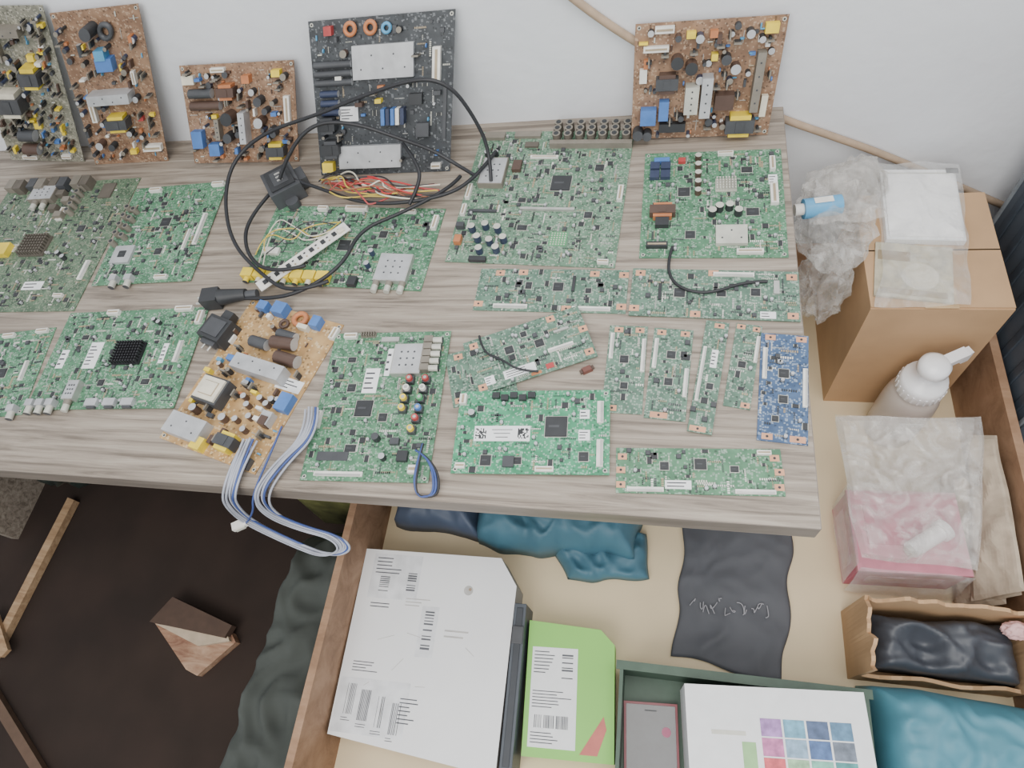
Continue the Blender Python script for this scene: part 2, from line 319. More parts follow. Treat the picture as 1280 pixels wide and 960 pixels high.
b=Board(155,180,'green'); b.conn(.85,.04,24,8,6); b.conn(.4,.05,24,8,6); b.ic(.5,.5,18); b.flex(.8,.5,8,40); b.coaxrow([.2,.4,.9],.95); b.smd(1.0,43); b.flat('television_main_board',-1.150,.444,8)
b=Board(288,201,'green')
b.heatsink(.57,.47,54,44,13,'hs',10); b.text(.31,.47,26,54,6); b.text(.1,.5,15,38,3); b.conn(.34,.03,24,9,7); b.conn(.84,.02,34,9,7); b.conn(.97,.12,10,26,7); b.flex(.9,.46,9,42); b.text(.8,.47,10,40,4); b.tuner(.3,.84,22,36,12,'silver',1)
b.coaxrow([.05,.12,.19],.955); 
for i in range(3): b.bx(.46+.12*i,.95,22,13,8,'alu'); b.bx(.46+.12*i,.97,16,13,5,'dgrey')
b.ic(.2,.28,12,8); b.ic(.75,.75,14,9); b.ic(.45,.75,11); b.cap(.66,.13,4,8); b.cap(.7,.16,4,8); b.smd(1.0,44); b.flat('television_main_board',-.918,.482,3.2,ZU)
b=Board(196,280,'ochre')
b.bx(.27,.656,50,46,22,'dgrey'); b.bx(.27,.656,43,39,26,'cream'); b.bx(.27,.656,28,24,27,'tan'); b.bx(.27,.656,26,22,28,'cream')
b.plate(.55,.44,98,26,24,'alu',4); b.plate(.24,.9,70,36,20,'alu',3); b.lcap(.5,.25,11,42,'cbrown',8); b.lcap(.62,.33,11,42,'cbrown',0); b.lcap(.5,.185,9,36,'dgrey',0); b.lcap(.3,.28,10,34,'dgrey',0)
b.bx(.2,.04,18,16,16,'blue'); b.bx(.38,.03,24,22,18,'blue'); b.coil(.6,.05,11,'orange'); b.bx(.78,.05,16,20,16,'blue'); b.bx(.3,.09,8,8,10,'white'); b.bx(.68,.1,20,8,12,'cream'); b.coil(.48,.11,7,'cbrown')
b.trafo(.65,.90,34,30,20,'yellow','dgrey'); b.bx(.42,.96,20,20,16,'yellow'); b.bx(.93,.58,22,30,16,'blue'); b.bx(.86,.70,18,22,16,'alu'); b.bx(.86,.72,13,15,18,'cbrown'); b.text(.84,.46,48,22,3); b.conn(.98,.08,10,22,8)
for u,v in ((.55,.62),(.62,.66),(.7,.6),(.78,.62),(.7,.72),(.6,.76),(.72,.80)): b.cap(u,v,5,13,'cbrown')
b.bx(.86,.965,30,18,9,'dgrey'); b.bx(.2,.42,14,10,10,'blue'); b.bx(.1,.45,10,6,8,'lblue'); b.bx(.08,.3,8,16,8,'white'); b.lcap(.12,.75,2,14,'blk',40)
b.psu(.6,51); b.flat('amber_power_supply_board',-.643,.447,-15.1)
b=Board(345,183,'green')
b.tuner(.83,.78,60,58,10,'silver',3); 
for i in range(7):
    b.bx(.035+i*.072,.93,22,18,15,'yellow'); x,y=b.xy(.035+i*.072,.93); b.cyl(x,y-.009,.009,.005,.009,MT[['yellow','cream','yellow','ltan'][i%4]],axis='y',cap=MT['dgrey'])
b.conn(.5,.04,44,9,8); b.conn(.3,.05,20,9,8); b.conn(.97,.2,9,30,8); b.bx(.63,.95,16,18,9,'blk'); b.ic(.5,.5,22); b.ic(.3,.4,12,18); b.ic(.7,.35,14); b.cap(.68,.6,5,12,'navy'); b.cap(.68,.75,5,12,'navy'); b.conn(.8,.06,30,7,6); b.bx(.1,.62,30,14,6,'white')
b.smd(1.0,61); b.flat('television_main_board',-.557,.728,-3.4)
b=Board(290,316,'dusty')
for i in range(7):
    for j in range(3): b.jack(.52+.073*i,-.005+.047*j,20,7.6,'dusthS')
b.bx(.74,.13,150,10,12,'dirt')
b.bx(.1,.05,40,16,7,'dirt'); b.bx(.32,.04,50,14,6,'dirt'); b.tuner(.16,.36,46,66,12,'dirt',0); b.bx(.3,.3,16,24,8,'cbrown'); b.ic(.6,.42,34,h=2.4); b.conn(.46,.22,52,6,4,'white'); b.conn(.97,.5,9,34,7); b.bx(.55,.62,96,5,5,'silver'); b.bx(.15,.64,52,5,4,'dgrey')
b.bx(.65,.82,30,30,.2,'lgreen')
for i in range(6): 
    for j in range(6): b.bx(.65+(i-2.5)*.016,.82+(j-2.5)*.015,2.5,2.5,.4,'ltan',z=.1)
for u,v in ((.12,.78),(.2,.76),(.28,.78),(.17,.85),(.25,.87),(.33,.85),(.3,.92),(.2,.93)): b.cap(u,v,6.5,14,'navy','ltan')
b.bx(.05,.86,12,16,10,'orange'); b.bx(.04,.76,14,10,10,'dgrey'); b.conn(.03,.5,8,34,7); b.conn(.03,.64,8,24,7); b.conn(.93,.97,18,7,6); b.ic(.38,.55,12,9); b.ic(.82,.3,14); b.ic(.42,.75,16,10); b.ic(.8,.65,12)
b.cap(.08,.2,5,10); b.cap(.14,.2,5,10); b.bx(.36,.12,26,12,4,'dusthS'); b.bx(.2,.985,30,9,7,'blk')
b.smd(1.0,62); b.flat('television_main_board',-.205,.838,-3.4)
b=Board(226,234,'green')
for u,v in ((.08,.15),(.16,.15),(.08,.24),(.16,.24)): b.bx(u,v,16,17,7,'navy'); 
b.bx(.13,.10,26,9,8,'blue')
for i in range(5): b.cap(.4,.08+.085*i,5.5,11,'cbrown','ltan')
b.heatsink(.6,.35,34,28,9,'ltan',7); b.trafo(.15,.6,42,30,12,'orange','cbrown'); b.bx(.15,.7,22,18,9,'blk')
for u,v in ((.55,.58),(.62,.57),(.68,.62),(.5,.62)): b.cap(u,v,6.5,13,'blk','ltan')
b.plate(.63,.82,48,38,7,'ltan',3); b.conn(.93,.16,9,30,7); b.conn(.93,.45,12,44,7); b.text(.93,.3,14,22,3); b.conn(.12,.9,34,10,7,'blk'); b.conn(.75,.96,40,8,6); b.ic(.3,.4,18); b.ic(.78,.6,18,14); b.ic(.35,.8,14); b.bx(.28,.1,12,10,6,'red'); b.ic(.75,.2,16,11); b.conn(.6,.04,26,7,6)
b.smd(1.0,63); b.flat('television_main_board',.082,.808,-.5)
TC='timing_control_board'
b=Board(245,84,'tcon',False)
for u,v in ((.14,.1),(.3,.08),(.78,.1),(.97,.12),(.03,.85),(.97,.85),(.62,.92)): b.pad(u,v,15,11)
b.flex(.25,.9,56,7); b.flex(.78,.92,60,7); b.ic(.55,.42,15); b.ic(.35,.4,9,12); b.ic(.75,.5,8); b.bx(.65,.35,5,30,3,'blk'); b.smd(1.0,71); b.flat(TC,-.170,.628,-1.2)
b=Board(246,90,'tcon',False)
for u,v in ((.05,.1),(.5,.07),(.96,.12),(.03,.85),(.96,.9),(.4,.93)): b.pad(u,v,15,11)
b.flex(.62,.1,60,7); b.text(.82,.9,22,12,2); b.ic(.3,.5,15); b.ic(.55,.5,12,9); b.ic(.75,.45,12); b.bx(.87,.35,8,24,3,'silver'); b.bx(.18,.5,5,30,3,'blk'); b.smd(1.0,72); b.flat(TC,.081,.620,-2.1,ZU)
b=Board(100,96,'tcon',False); b.pad(.2,.1,14,10); b.pad(.1,.9,12,9); b.ic(.4,.6,12); b.text(.7,.3,30,12,2); b.smd(1.0,73); b.flat(TC,-.262,.472,18)
b=Board(189,98,'tcon',False)
for u,v in ((.08,.12),(.75,.08),(.97,.45),(.95,.88),(.06,.9)): b.pad(u,v,13,11)
b.text(.38,.82,50,15,3); b.text(.13,.82,15,15,3); b.bx(.62,.9,12,9,.4,'red'); b.bx(.5,.95,16,5,.4,'orange'); b.ic(.35,.4,12); b.ic(.6,.45,12); b.ic(.5,.2,8); b.bx(.8,.35,24,4,3,'silver'); b.flex(.75,.65,40,6)
b.smd(1.0,74); b.flat(TC,-.191,.512,22.7,.7562)
b=Board(57,148,'tcon',False); b.pad(.25,.05,13,9); b.pad(.8,.05,13,9); b.pad(.25,.95,13,9); b.flex(.1,.25,6,44); b.flex(.93,.35,6,56); b.ic(.45,.4,11); b.ic(.5,.7,9); b.smd(1.0,75); b.flat(TC,-.044,.487,-1.4)
b=Board(57,151,'tcon',False); b.pad(.2,.05,13,9); b.pad(.8,.05,13,9); b.pad(.35,.96,24,9); b.flex(.1,.3,6,50); b.flex(.92,.6,6,46); b.ic(.5,.3,11); b.ic(.5,.6,10); b.smd(1.0,76); b.flat(TC,.019,.481,-4.2)
b=Board(33,184,'tcon',False); b.pad(.6,.04,14,8); b.pad(.4,.97,22,8); b.flex(.15,.5,5,90); b.text(.6,.35,9,30,4); b.ic(.6,.6,8); b.smd(1.0,77); b.flat(TC,.074,.478,-8.5,ZU)
b=Board(36,139,'tcon',False); b.pad(.2,.04,12,8); b.pad(.8,.05,10,8); b.pad(.8,.96,12,8); b.flex(.92,.3,5,44); b.ic(.45,.5,9); b.smd(1.0,78); b.flat(TC,.121,.497,-9.2)
b=Board(64,171,'blue',False); b.pad(.2,.04,14,9); b.pad(.85,.04,14,9); b.pad(.2,.96,14,9); b.pad(.8,.96,20,9); b.flex(.1,.3,6,50); b.flex(.93,.5,6,60); b.ic(.5,.38,12); b.ic(.5,.62,10); b.ic(.35,.8,7); b.smd(1.1,79); b.flat('blue_timing_control_board',.173,.464,-4.5)
b=Board(198,256,'green')
b.tuner(.69,.22,48,54,11,'silver',0); b.text(.4,.35,24,44,4); b.text(.52,.22,9,50,3)
for i in range(5):
    x,y=b.xy(.86,.08+.05*i); b.box(x-.004,y,b.t,.014,.011,.012,MT['dirt']); b.cyl(x,y,b.t+.006,.0052,.018,MT['ltan'],axis='x',cap=MT['dgrey'])
for (u,v,c) in ((.74,.36,'red'),(.87,.36,'red'),(.73,.425,'white'),(.86,.425,'white'),(.72,.49,'yellow'),(.85,.49,'lgreen'),(.72,.555,'yellow'),(.85,.555,'blue'),(.84,.62,'red'),(.82,.69,'yellow')): b.rca(u,v,c)
b.ic(.39,.54,26,h=2.2); b.ic(.56,.6,12); b.ic(.35,.8,16,10); b.ic(.25,.4,12); b.flex(.3,.96,76,7); b.conn(.04,.62,8,28,7); b.conn(.88,.93,14,12,8); b.heatsink(.3,.02,26,9,8,'dirt',6); b.conn(.15,.03,22,9,7); b.cap(.55,.74,6,12,'blk','dgrey'); b.cap(.63,.86,5,11); b.bx(.7,.76,14,10,7,'dgrey'); b.bx(.5,.06,30,8,4,'silver'); b.bx(.78,.85,16,16,7,'blk'); b.ic(.2,.2,12,8); b.bx(.22,.85,50,14,1,'dgrey')
b.smd(1.0,81); b.flat('television_main_board',-.415,.414,2.5,ZU)
b=Board(222,130,'bright')
b.bx(.31,.53,82,24,.3,'label')
for i in range(3): b.bx(.31,.53+(i-1)*.045,30-6*i,1.1,.05,'ink',z=.3)
b.qr(.17,.53,16); b.qr(.45,.53,16); b.ic(.66,.45,30,h=2.4); 
for i in range(5): b.bx(.25+.06*i,.07+.03*(i%2),11,9,6,'blk')
b.flex(.94,.28,9,34); b.flex(.94,.76,9,40); b.conn(.6,.95,26,7,5); b.conn(.06,.92,14,8,5); b.text(.84,.3,14,14,2); b.text(.84,.55,16,16,3); b.ic(.42,.85,12,9); b.ic(.22,.85,14); b.cap(.1,.3,5,10,'dgrey'); b.bx(.37,.87,16,16,5,'dgrey'); b.conn(.03,.12,10,16,8); b.ic(.84,.8,12)
b.smd(.9,82); b.flat('television_main_board',-.171,.376,2.9,.7568)
b=Board(214,65,'green',False)
for u,v in ((.04,.2),(.96,.2),(.03,.82),(.97,.82),(.98,.5),(.03,.5)): b.pad(u,v,12,9)
b.flex(.18,.92,48,6); b.flex(.83,.93,50,6); b.text(.38,.80,34,12,2); b.ic(.52,.35,14); b.ic(.3,.4,10); b.ic(.72,.45,9,7); b.conn(.9,.1,18,6,5); b.smd(1.0,83); b.flat(TC,.058,.332,2.6)

b=MB(); b.box(0,0,0,.190,.025,.0016,MT['white'])
for i in range(7):
    x=-.08+i*.0245; b.box(x,0,.0016,.008,.009,.002,MT['blk']); b.box(x+.011,.004,.0016,.004,.003,.0008,MT['ink']); b.box(x+.011,-.006,.0016,.003,.003,.001,MT['tan'])
b.box(.08,-.004,.0016,.012,.010,.004,MT['cream'])
b.obj('led_strip_board',(-.618,.690,.768),math.radians(46))

# ================================================================ CABLES ON TABLE
CB=mat('black_cable_sheath',(40,41,45),.5)
o=curve('black_power_cable',[(-.30,.86,.765),(-.30,.90,.80),(-.32,.915,.867),(-.347,.92,.923),(-.397,.92,.94),(-.513,.92,.91),(-.598,.92,.882),(-.728,.915,.853),(-.80,.88,.82),(-.80,.80,.80),(-.76,.71,.785),(-.69,.65,.775),(-.61,.60,.775),(-.55,.63,.775)],.0034,CB)
addspline(o,[(-.33,.87,.77),(-.36,.87,.80),(-.40,.885,.82),(-.46,.90,.836),(-.537,.905,.872),(-.61,.90,.88),(-.67,.87,.84),(-.70,.85,.80)])
addspline(o,[(-.36,.875,.765),(-.37,.84,.772),(-.45,.78,.775),(-.52,.74,.778),(-.53,.66,.778),(-.60,.605,.772),(-.68,.598,.765),(-.74,.604,.764)])
addspline(o,[(-.72,.86,.775),(-.76,.78,.775),(-.73,.69,.778),(-.66,.64,.780),(-.60,.66,.780)])
addspline(o,[(-.30,.93,.77),(-.33,.85,.772),(-.40,.81,.774),(-.52,.80,.776),(-.62,.84,.78),(-.70,.87,.785)])
addspline(o,[(-.46,.905,.82),(-.43,.87,.81),(-.42,.84,.79),(-.44,.80,.775)])
curve('black_signal_wire',[(.02,.71,.757),(.012,.675,.758),(.02,.64,.757),(.045,.622,.757),(.08,.618,.758),(.13,.64,.758),(.16,.64,.757)],.0024,CB)
curve('twisted_black_wire',[(-.27,.53,.766),(-.26,.50,.766),(-.23,.49,.766),(-.20,.47,.765),(-.17,.47,.765)],.0018,CB)
cols=[((190,60,60),'red'),((200,176,80),'yellow'),((50,50,54),'black'),((150,96,70),'brown'),((180,80,80),'maroon'),((210,205,190),'white')]
wm=[mat('wire_'+n,c,.45) for c,n in cols]
root=bpy.data.objects.new('coloured_wire_bundle',None); COL.objects.link(root)
for i in range(18):
    r=random.Random(i); x0,y0=-.62+r.uniform(-.03,.03),.875+r.uniform(-.02,.01)
    pts=[(x0,y0,.765)]; 
    for k in range(4): pts.append((x0+.03+k*.035+r.uniform(-.02,.02),y0-.01-.012*k+r.uniform(-.03,.025),.775+r.uniform(0,.022)))
    pts.append((-.44+r.uniform(-.03,.06),.835+r.uniform(-.02,.02),.768))
    w=curve('wire_%d'%(i+1),pts,.0015,wm[i%6]); w.parent=root
root=bpy.data.objects.new('thin_signal_wires',None); COL.objects.link(root)
for i in range(5):
    r=random.Random(40+i); pts=[(-.70+r.uniform(-.02,.02),.69+r.uniform(-.02,.02),.765)]
    for k in range(3): pts.append((-.69+.04*k+r.uniform(-.02,.02),.74+.03*math.sin(k*2+i)+r.uniform(-.02,.02),.775+r.uniform(0,.01)))
    pts.append((-.57,.75+r.uniform(-.03,.03),.765)); w=curve('wire_%d'%(i+1),pts,.0011,wm[(1,5,5,1,2)[i]]); w.parent=root

# power inlet socket
b=MB(); b.box(0,0,0,.072,.062,.036,MT['dgrey']); b.box(0,0,.036,.058,.048,.004,MT['blk']); b.box(0,0,.040,.040,.030,.001,MT['dgrey'])
for k in (-1,0,1): b.box(k*.010,0,.040,.003,.011,.003,MT['silver'])
b.cyl(.044,0,0,.013,.015,MT['dgrey']); b.cyl(-.044,0,0,.013,.015,MT['dgrey']); b.box(0,.036,.004,.036,.02,.024,MT['dgrey'])
b.obj('power_inlet_socket',(-.712,.864,.7505),math.radians(-54),bevel=.002)
b=MB(); b.box(0,0,0,.054,.048,.028,MT['blk'],taper=.9); b.box(0,0,.028,.036,.032,.002,MT['dgrey']); b.box(0,.029,.006,.02,.02,.016,MT['blk']); b.box(.0,-.026,.008,.03,.008,.012,MT['dgrey'])
for k in (-1,1): b.cyl(k*.007,-.029,.014,.002,.010,MT['silver'],axis='y')
b.obj('power_plug',(-.732,.532,.7504),math.radians(-20),bevel=.003)
b=MB(); b.cyl(-.03,0,.016,.015,.05,MT['blk'],axis='x',r2=.010); b.box(-.045,0,.001,.032,.030,.028,MT['blk']); b.cyl(.02,0,.014,.008,.02,MT['dgrey'],axis='x'); b.cyl(-.075,.006,.014,.002,.016,MT['silver'],axis='x'); b.cyl(-.075,-.006,.014,.002,.016,MT['silver'],axis='x')
b.obj('mains_plug',(-.725,.606,.7505),math.radians(8),bevel=.002)

gw=mat('grey_wire',(164,168,180),.5); bw=mat('blue_wire',(62,82,140),.45)
root=bpy.data.objects.new('hanging_wire_loom',None); COL.objects.link(root)
base=[(-.60,.335,.768),(-.605,.30,.768),(-.612,.252,.757),(-.628,.245,.72),(-.635,.240,.66),(-.60,.23,.62),(-.555,.218,.60),(-.51,.208,.60),(-.475,.218,.61),(-.49,.234,.625),(-.545,.240,.64),(-.58,.245,.69),(-.565,.252,.757),(-.54,.30,.766),(-.50,.35,.768),(-.51,.39,.772)]
for i in range(7):
    w=curve('strand_%d'%(i+1),[(p[0]+(i-3)*.0034,p[1]-abs(i-3)*.001+.0005*i,p[2]+(i%3)*.003+.004*math.sin(i*2+k)) for k,p in enumerate(base)],.0018,bw if i==5 else gw); w.parent=root
w=curve('strand_8',[(-.555,.36,.768),(-.56,.32,.766),(-.575,.252,.757),(-.60,.24,.70),(-.64,.235,.655)],.0016,bw); w.parent=root
b=MB(); b.box(0,0,0,.024,.013,.009,MT['white']); b.box(.0,-.007,.001,.016,.004,.006,MT['ltan']); o=b.obj('wire_connector',(-.648,.233,.652),math.radians(30)); o.parent=root
root=bpy.data.objects.new('blue_lead_wire',None); COL.objects.link(root)
for i in range(3):
    w=curve('strand_%d'%(i+1),[(-.335,.335,.764),(-.315,.325,.768),(-.300+.004*i,.30,.768),(-.298+.004*i,.272,.757),(-.315,.268,.755),(-.325,.275,.757),(-.330+.002*i,.30,.766),(-.325,.345,.766)],.0018,bw if i<2 else CB); w.parent=root
b=MB(); b.box(0,0,0,.016,.010,.006,mat('dark_red_plastic',(110,70,62)),taper=.8); b.box(.009,0,.001,.004,.006,.003,MT['cbrown']); b.box(-.009,0,.001,.004,.006,.003,MT['cbrown']); b.obj('small_inductor',(-.100,.482,.7503),.5)

# ================================================================ STORAGE BIN
CD=wood('brown_fibreboard',(130,100,76),(150,118,92),(166,134,108),2,5,.7)
CR=mat('cream_board',(218,200,166),.65,0,.08,5)
b=MB(); X0,X1,Y0,Y1=-.570,.604,-.35,.972; t=.014
b.box((X0+X1)/2,(Y0+Y1)/2,.262,X1-X0-.02,Y1-Y0-.02,.018,CR)
b.box(X0+t/2,(Y0+Y1)/2,0,t,Y1-Y0,.45,CD); b.box(X1-t/2,(Y0+Y1)/2,0,t,Y1-Y0,.46,CD)
b.box((X0+X1)/2,Y1-t/2,0,X1-X0-2*t,t,.45,CD); b.box((X0+X1)/2,Y0+t/2,0,X1-X0-2*t,t,.45,CD)
b.obj('wooden_storage_bin')
F=.2802
CB2=mat('kraft_cardboard',(186,152,116),.75,0,.08,12)
b=MB(); b.box(0,0,0,.212,.25,.335,CB2); b.box(0,.06,.335,.212,.13,.003,CB2); b.box(0,-.0625,.335,.212,.12,.003,CB2); b.box(0,0,.338,.05,.25,.0006,mat('packing_tape',(196,168,130),.3))
b.obj('cardboard_box',(.452,.815,F),0)
Z1=F+.339

def fold(q):
    """sharp-creased fold pattern, -1..1"""
    a=noise.noise(q); c=noise.noise(q*2.1+Vector((5,1,2)))
    return (1-abs(a)*3.2)*.6+(1-abs(c)*3.2)*.3
def sheet(name,c4,h,m,nx=30,ny=30,seed=0,sc=10,edge=.012,smooth=True,pill=0,parent=None,thick=.0008,zmin=None):
    """film between 4 corners (3D, TL TR BR BL) with creases of height h; pill = pillow height"""
    TL,TR,BR,BL=[Vector(q) for q in c4]; cc=(TL+TR+BR+BL)/4; nrm=(TR-TL).cross(TL-BL).normalized()
    if nrm.z<0: nrm=-nrm
    vs=[];fs=[]
    for j in range(ny+1):
        for i in range(nx+1):
            u=i/nx;v=j/ny; p=TL.lerp(TR,u).lerp(BL.lerp(BR,u),v); q=p*sc+Vector((seed*7.3,seed*3.1,seed))
            e=min(1,min(u,1-u,v,1-v)*6); e=math.sqrt(max(0,1-(1-e)**2))
            d=Vector((noise.noise(q*.8+Vector((9,9,9))),noise.noise(q*.8+Vector((3,17,4))),0))*edge
            p=p+nrm*(pill*e+h*(.5+.5*fold(q))*(.35+.65*e))+d
            if zmin is not None: p.z=max(p.z,zmin)
            vs.append(p-cc)
    for j in range(ny):
        for i in range(nx): a=j*(nx+1)+i; fs.append((a,a+nx+1,a+nx+2,a+1))
    mb=MB(); mb.add(vs,fs,m,smooth); o=mb.obj(name,cc); s=o.modifiers.new('th','SOLIDIFY'); s.thickness=thick; s.offset=1
    if parent: o.parent=parent
    return o
def blob(name,c,r,m,seed=0,amp=.2,sc=1.6,zmin=None,sub=4,smooth=True,parent=None,boxy=1.0):
    bm=bmesh.new(); bmesh.ops.create_icosphere(bm,subdivisions=sub,radius=1)
    for v in bm.verts:
        n=v.co.normalized(); q=n*sc+Vector((seed*5.1,seed*2.7,seed))
        k=1+amp*fold(q)-amp*.4
        s=[math.copysign(abs(a)**boxy,a) for a in n]
        v.co=Vector((s[0]*r[0],s[1]*r[1],s[2]*r[2]))*k
        if zmin is not None: v.co.z=max(v.co.z,zmin-c[2])
    me=bpy.data.meshes.new(name); bm.to_mesh(me); bm.free(); me.materials.append(m)
    for p in me.polygons: p.use_smooth=smooth
    o=bpy.data.objects.new(name,me); COL.objects.link(o); o.location=c
    if parent: o.parent=parent
    return o
def clearmat(name,alpha=.35,tint=(235,236,236),rim=.32):
    m,nt,b=newmat(name); L=nt.links; N=nt.nodes.new
    b.inputs['Base Color'].default_value=lin(tint); b.inputs['Roughness'].default_value=.2; b.inputs['Specular IOR Level'].default_value=.9
    tc=N('ShaderNodeTexCoord'); n=N('ShaderNodeTexNoise'); n.inputs['Scale'].default_value=22; n.inputs['Detail'].default_value=3; n.inputs['Distortion'].default_value=2; L.new(tc.outputs['Object'],n.inputs['Vector'])
    lw=N('ShaderNodeLayerWeight'); lw.inputs['Blend'].default_value=.35
    r=N('ShaderNodeMapRange'); r.inputs[1].default_value=.4; r.inputs[2].default_value=.7; r.inputs[3].default_value=alpha*.4; r.inputs[4].default_value=min(1,alpha*1.5); L.new(n.outputs['Fac'],r.inputs[0])
    a=N('ShaderNodeMath'); a.operation='MULTIPLY_ADD'; a.use_clamp=True; L.new(lw.outputs['Facing'],a.inputs[0]); a.inputs[1].default_value=rim; L.new(r.outputs[0],a.inputs[2]); L.new(a.outputs[0],b.inputs['Alpha'])
    return m
CL=clearmat('clear_plastic_film',.11); CL2=clearmat('cloudy_plastic_film',.18,(222,218,212)); CL3=clearmat('milky_plastic_film',.24,(230,228,224),.4)

b=MB(); b.box(0,0,0,.122,.165,.012,MT['label']); b.box(0,0,.012,.114,.154,.003,mat('bright_paper',(250,250,250),.5,0,.01)); b.box(-.0,.07,.0152,.10,.003,.0004,MT['ltan']); b.box(.055,.076,.0152,.02,.012,.001,MT['blk'])
b.obj('white_paper_packet',(.448,.905,Z1),math.radians(-3),bevel=.002)
bm_=mat('beige_print',(186,178,156),.6,0,.25,60)
b=MB(); b.box(0,0,0,.118,.115,.004,bm_); b.cyl(.01,-.01,.004,.028,.0006,mat('pale_print',(208,202,184),.6),seg=24); b.box(-.03,.03,.004,.05,.02,.0005,mat('brown_print',(150,134,110),.6)); b.box(.0,-.045,.004,.1,.012,.0005,mat('brown_print2',(160,146,122),.6))
b.obj('printed_card',(.418,.762,Z1),math.radians(-8))
sheet('clear_packet_wrapping',[(.385,.998,Z1+.018),(.520,.992,Z1+.018),(.486,.690,Z1+.006),(.355,.690,Z1+.006)],.014,CL,seed=4,sc=18,nx=22,ny=34,edge=.016,smooth=False)
root=bpy.data.objects.new('clear_plastic_bag',None); COL.objects.link(root)
blob('bag_body',(.295,.85,.655),(.062,.100,.052),CL3,1,.36,1.7,sub=4,smooth=False,parent=root)
blob('bag_lower_fold',(.290,.78,.57),(.042,.055,.090),CL3,2,.36,1.8,sub=4,smooth=False,parent=root)
blob('bag_upper_fold',(.340,.935,.650),(.050,.055,.040),CL2,3,.34,1.8,sub=4,smooth=False,parent=root)
sheet('bag_flap',[(.255,.95,.66),(.37,.97,.67),(.36,.80,.70),(.245,.80,.69)],.035,CL2,seed=6,sc=18,nx=20,ny=24,smooth=False,parent=root)
b=MB(); b.cyl(0,0,0,.017,.06,mat('blue_label',(90,158,200),.4),axis='x',seg=20); b.cyl(-.014,0,0,.010,.014,MT['white'],axis='x'); b.box(.03,0,.0172,.03,.012,.0004,MT['white'])
o=b.obj('bottle_neck_label',(.235,.835,.70),math.radians(8)); o.parent=root

def lathe(mb,prof,m,seg=28,x=0,y=0):
    vs=[];fs=[]
    for r,z in prof:
        for i in range(seg):
            a=2*math.pi*i/seg; vs.append(Vector((x+r*math.cos(a),y+r*math.sin(a),z)))
    for k in range(len(prof)-1):
        for i in range(seg): fs.append((k*seg+i,k*seg+(i+1)%seg,(k+1)*seg+(i+1)%seg,(k+1)*seg+i))
    fs.append(tuple(range(seg))[::-1]); fs.append(tuple((len(prof)-1)*seg+i for i in range(seg)))
    mb.add(vs,fs,m,True)
WP=mat('glossy_white_plastic',(238,238,240),.25,0,.02); BT=mat('frosted_bottle',(200,190,182),.3,0,.05,10)
b=MB(); lathe(b,[(.038,0),(.045,.006),(.047,.06),(.047,.12),(.045,.145),(.041,.160),(.036,.170),(.032,.174)],BT)
lathe(b,[(.036,.172),(.039,.176),(.039,.200),(.036,.210),(.016,.214),(.012,.219),(.012,.234),(.020,.236),(.026,.242),(.025,.256),(.018,.262),(.004,.264)],WP)
for i in range(24):
    a=i*math.pi/12; b.box(.0392*math.cos(a),.0392*math.sin(a),.179,.002,.003,.018,WP,rot=a)
b.box(.026,.014,.244,.058,.018,.015,WP,rot=.5); b.box(.053,.029,.228,.014,.014,.028,WP,rot=.5)
b.box(.0,-.0472,.05,.04,.001,.07,MT['label'])
b.obj('pump_bottle',(.462,.632,F))

PK=mat('pink_box_paper',(190,104,126),.55,0,.1,20)
root=bpy.data.objects.new('bagged_pink_box',None); COL.objects.link(root)
b=MB(); b.box(0,0,0,.172,.140,.100,PK); b.box(0,0,.100,.176,.144,.010,mat('pink_lid',(200,130,146),.5)); b.box(0,-.0705,.03,.12,.001,.04,mat('pale_pink',(216,160,172))); b.box(-.0865,0,.02,.001,.1,.05,mat('pale_pink2',(214,156,168)))
b.box(-.02,.01,.110,.09,.07,.002,mat('pink_print',(184,96,120)))
o=b.obj('pink_box',(.430,.385,F),math.radians(2),bevel=.002); o.parent=root
b=MB(); b.cyl(-.03,0,.014,.014,.06,WP,axis='x',seg=20); b.cyl(.03,0,.014,.018,.012,WP,axis='x',seg=20); b.cyl(-.036,0,.014,.009,.008,MT['ltan'],axis='x',seg=16)
o=b.obj('white_cap_tube',(.45,.365,F+.112),math.radians(35)); o.parent=root
sheet('film_front',[(.300,.55,.50),(.525,.55,.50),(.515,.325,.415),(.345,.325,.415)],.034,CL3,seed=9,sc=11,edge=.014,nx=28,ny=28,smooth=False,parent=root)
sheet('film_back',[(.305,.555,.495),(.52,.555,.495),(.515,.45,.40),(.345,.45,.40)],.02,CL2,seed=19,sc=11,edge=.01,nx=20,ny=16,smooth=False,parent=root)
sheet('film_side',[(.340,.46,.41),(.345,.32,.41),(.345,.31,.30),(.338,.45,.30)],.006,CL,seed=13,sc=14,edge=.004,nx=14,ny=14,smooth=False,parent=root)
sheet('film_lower',[(.345,.312,.41),(.515,.312,.41),(.52,.300,.29),(.345,.300,.29)],.008,CL,seed=14,sc=14,edge=.004,nx=20,ny=14,smooth=False,parent=root)

MS=mat('beige_paper_wrap',(176,162,144),.75,0,.18,40)
root=bpy.data.objects.new('crumpled_beige_wrapping',None); COL.objects.link(root)
sheet('wrap_outer',[(.545,.56,.41),(.582,.55,.435),(.582,.29,.41),(.535,.29,.33)],.018,MS,seed=51,sc=12,edge=.008,nx=16,ny=34,smooth=False,parent=root)
sheet('wrap_inner',[(.535,.50,.36),(.575,.50,.40),(.575,.285,.36),(.528,.285,F+.004)],.018,MS,seed=52,sc=14,edge=.006,nx=16,ny=30,smooth=False,parent=root,zmin=F)
sheet('wrap_base',[(.530,.52,F+.03),(.582,.52,.40),(.582,.29,.40),(.530,.29,F)],.010,MS,seed=53,sc=11,edge=.003,nx=16,ny=30,smooth=False,parent=root,zmin=F)

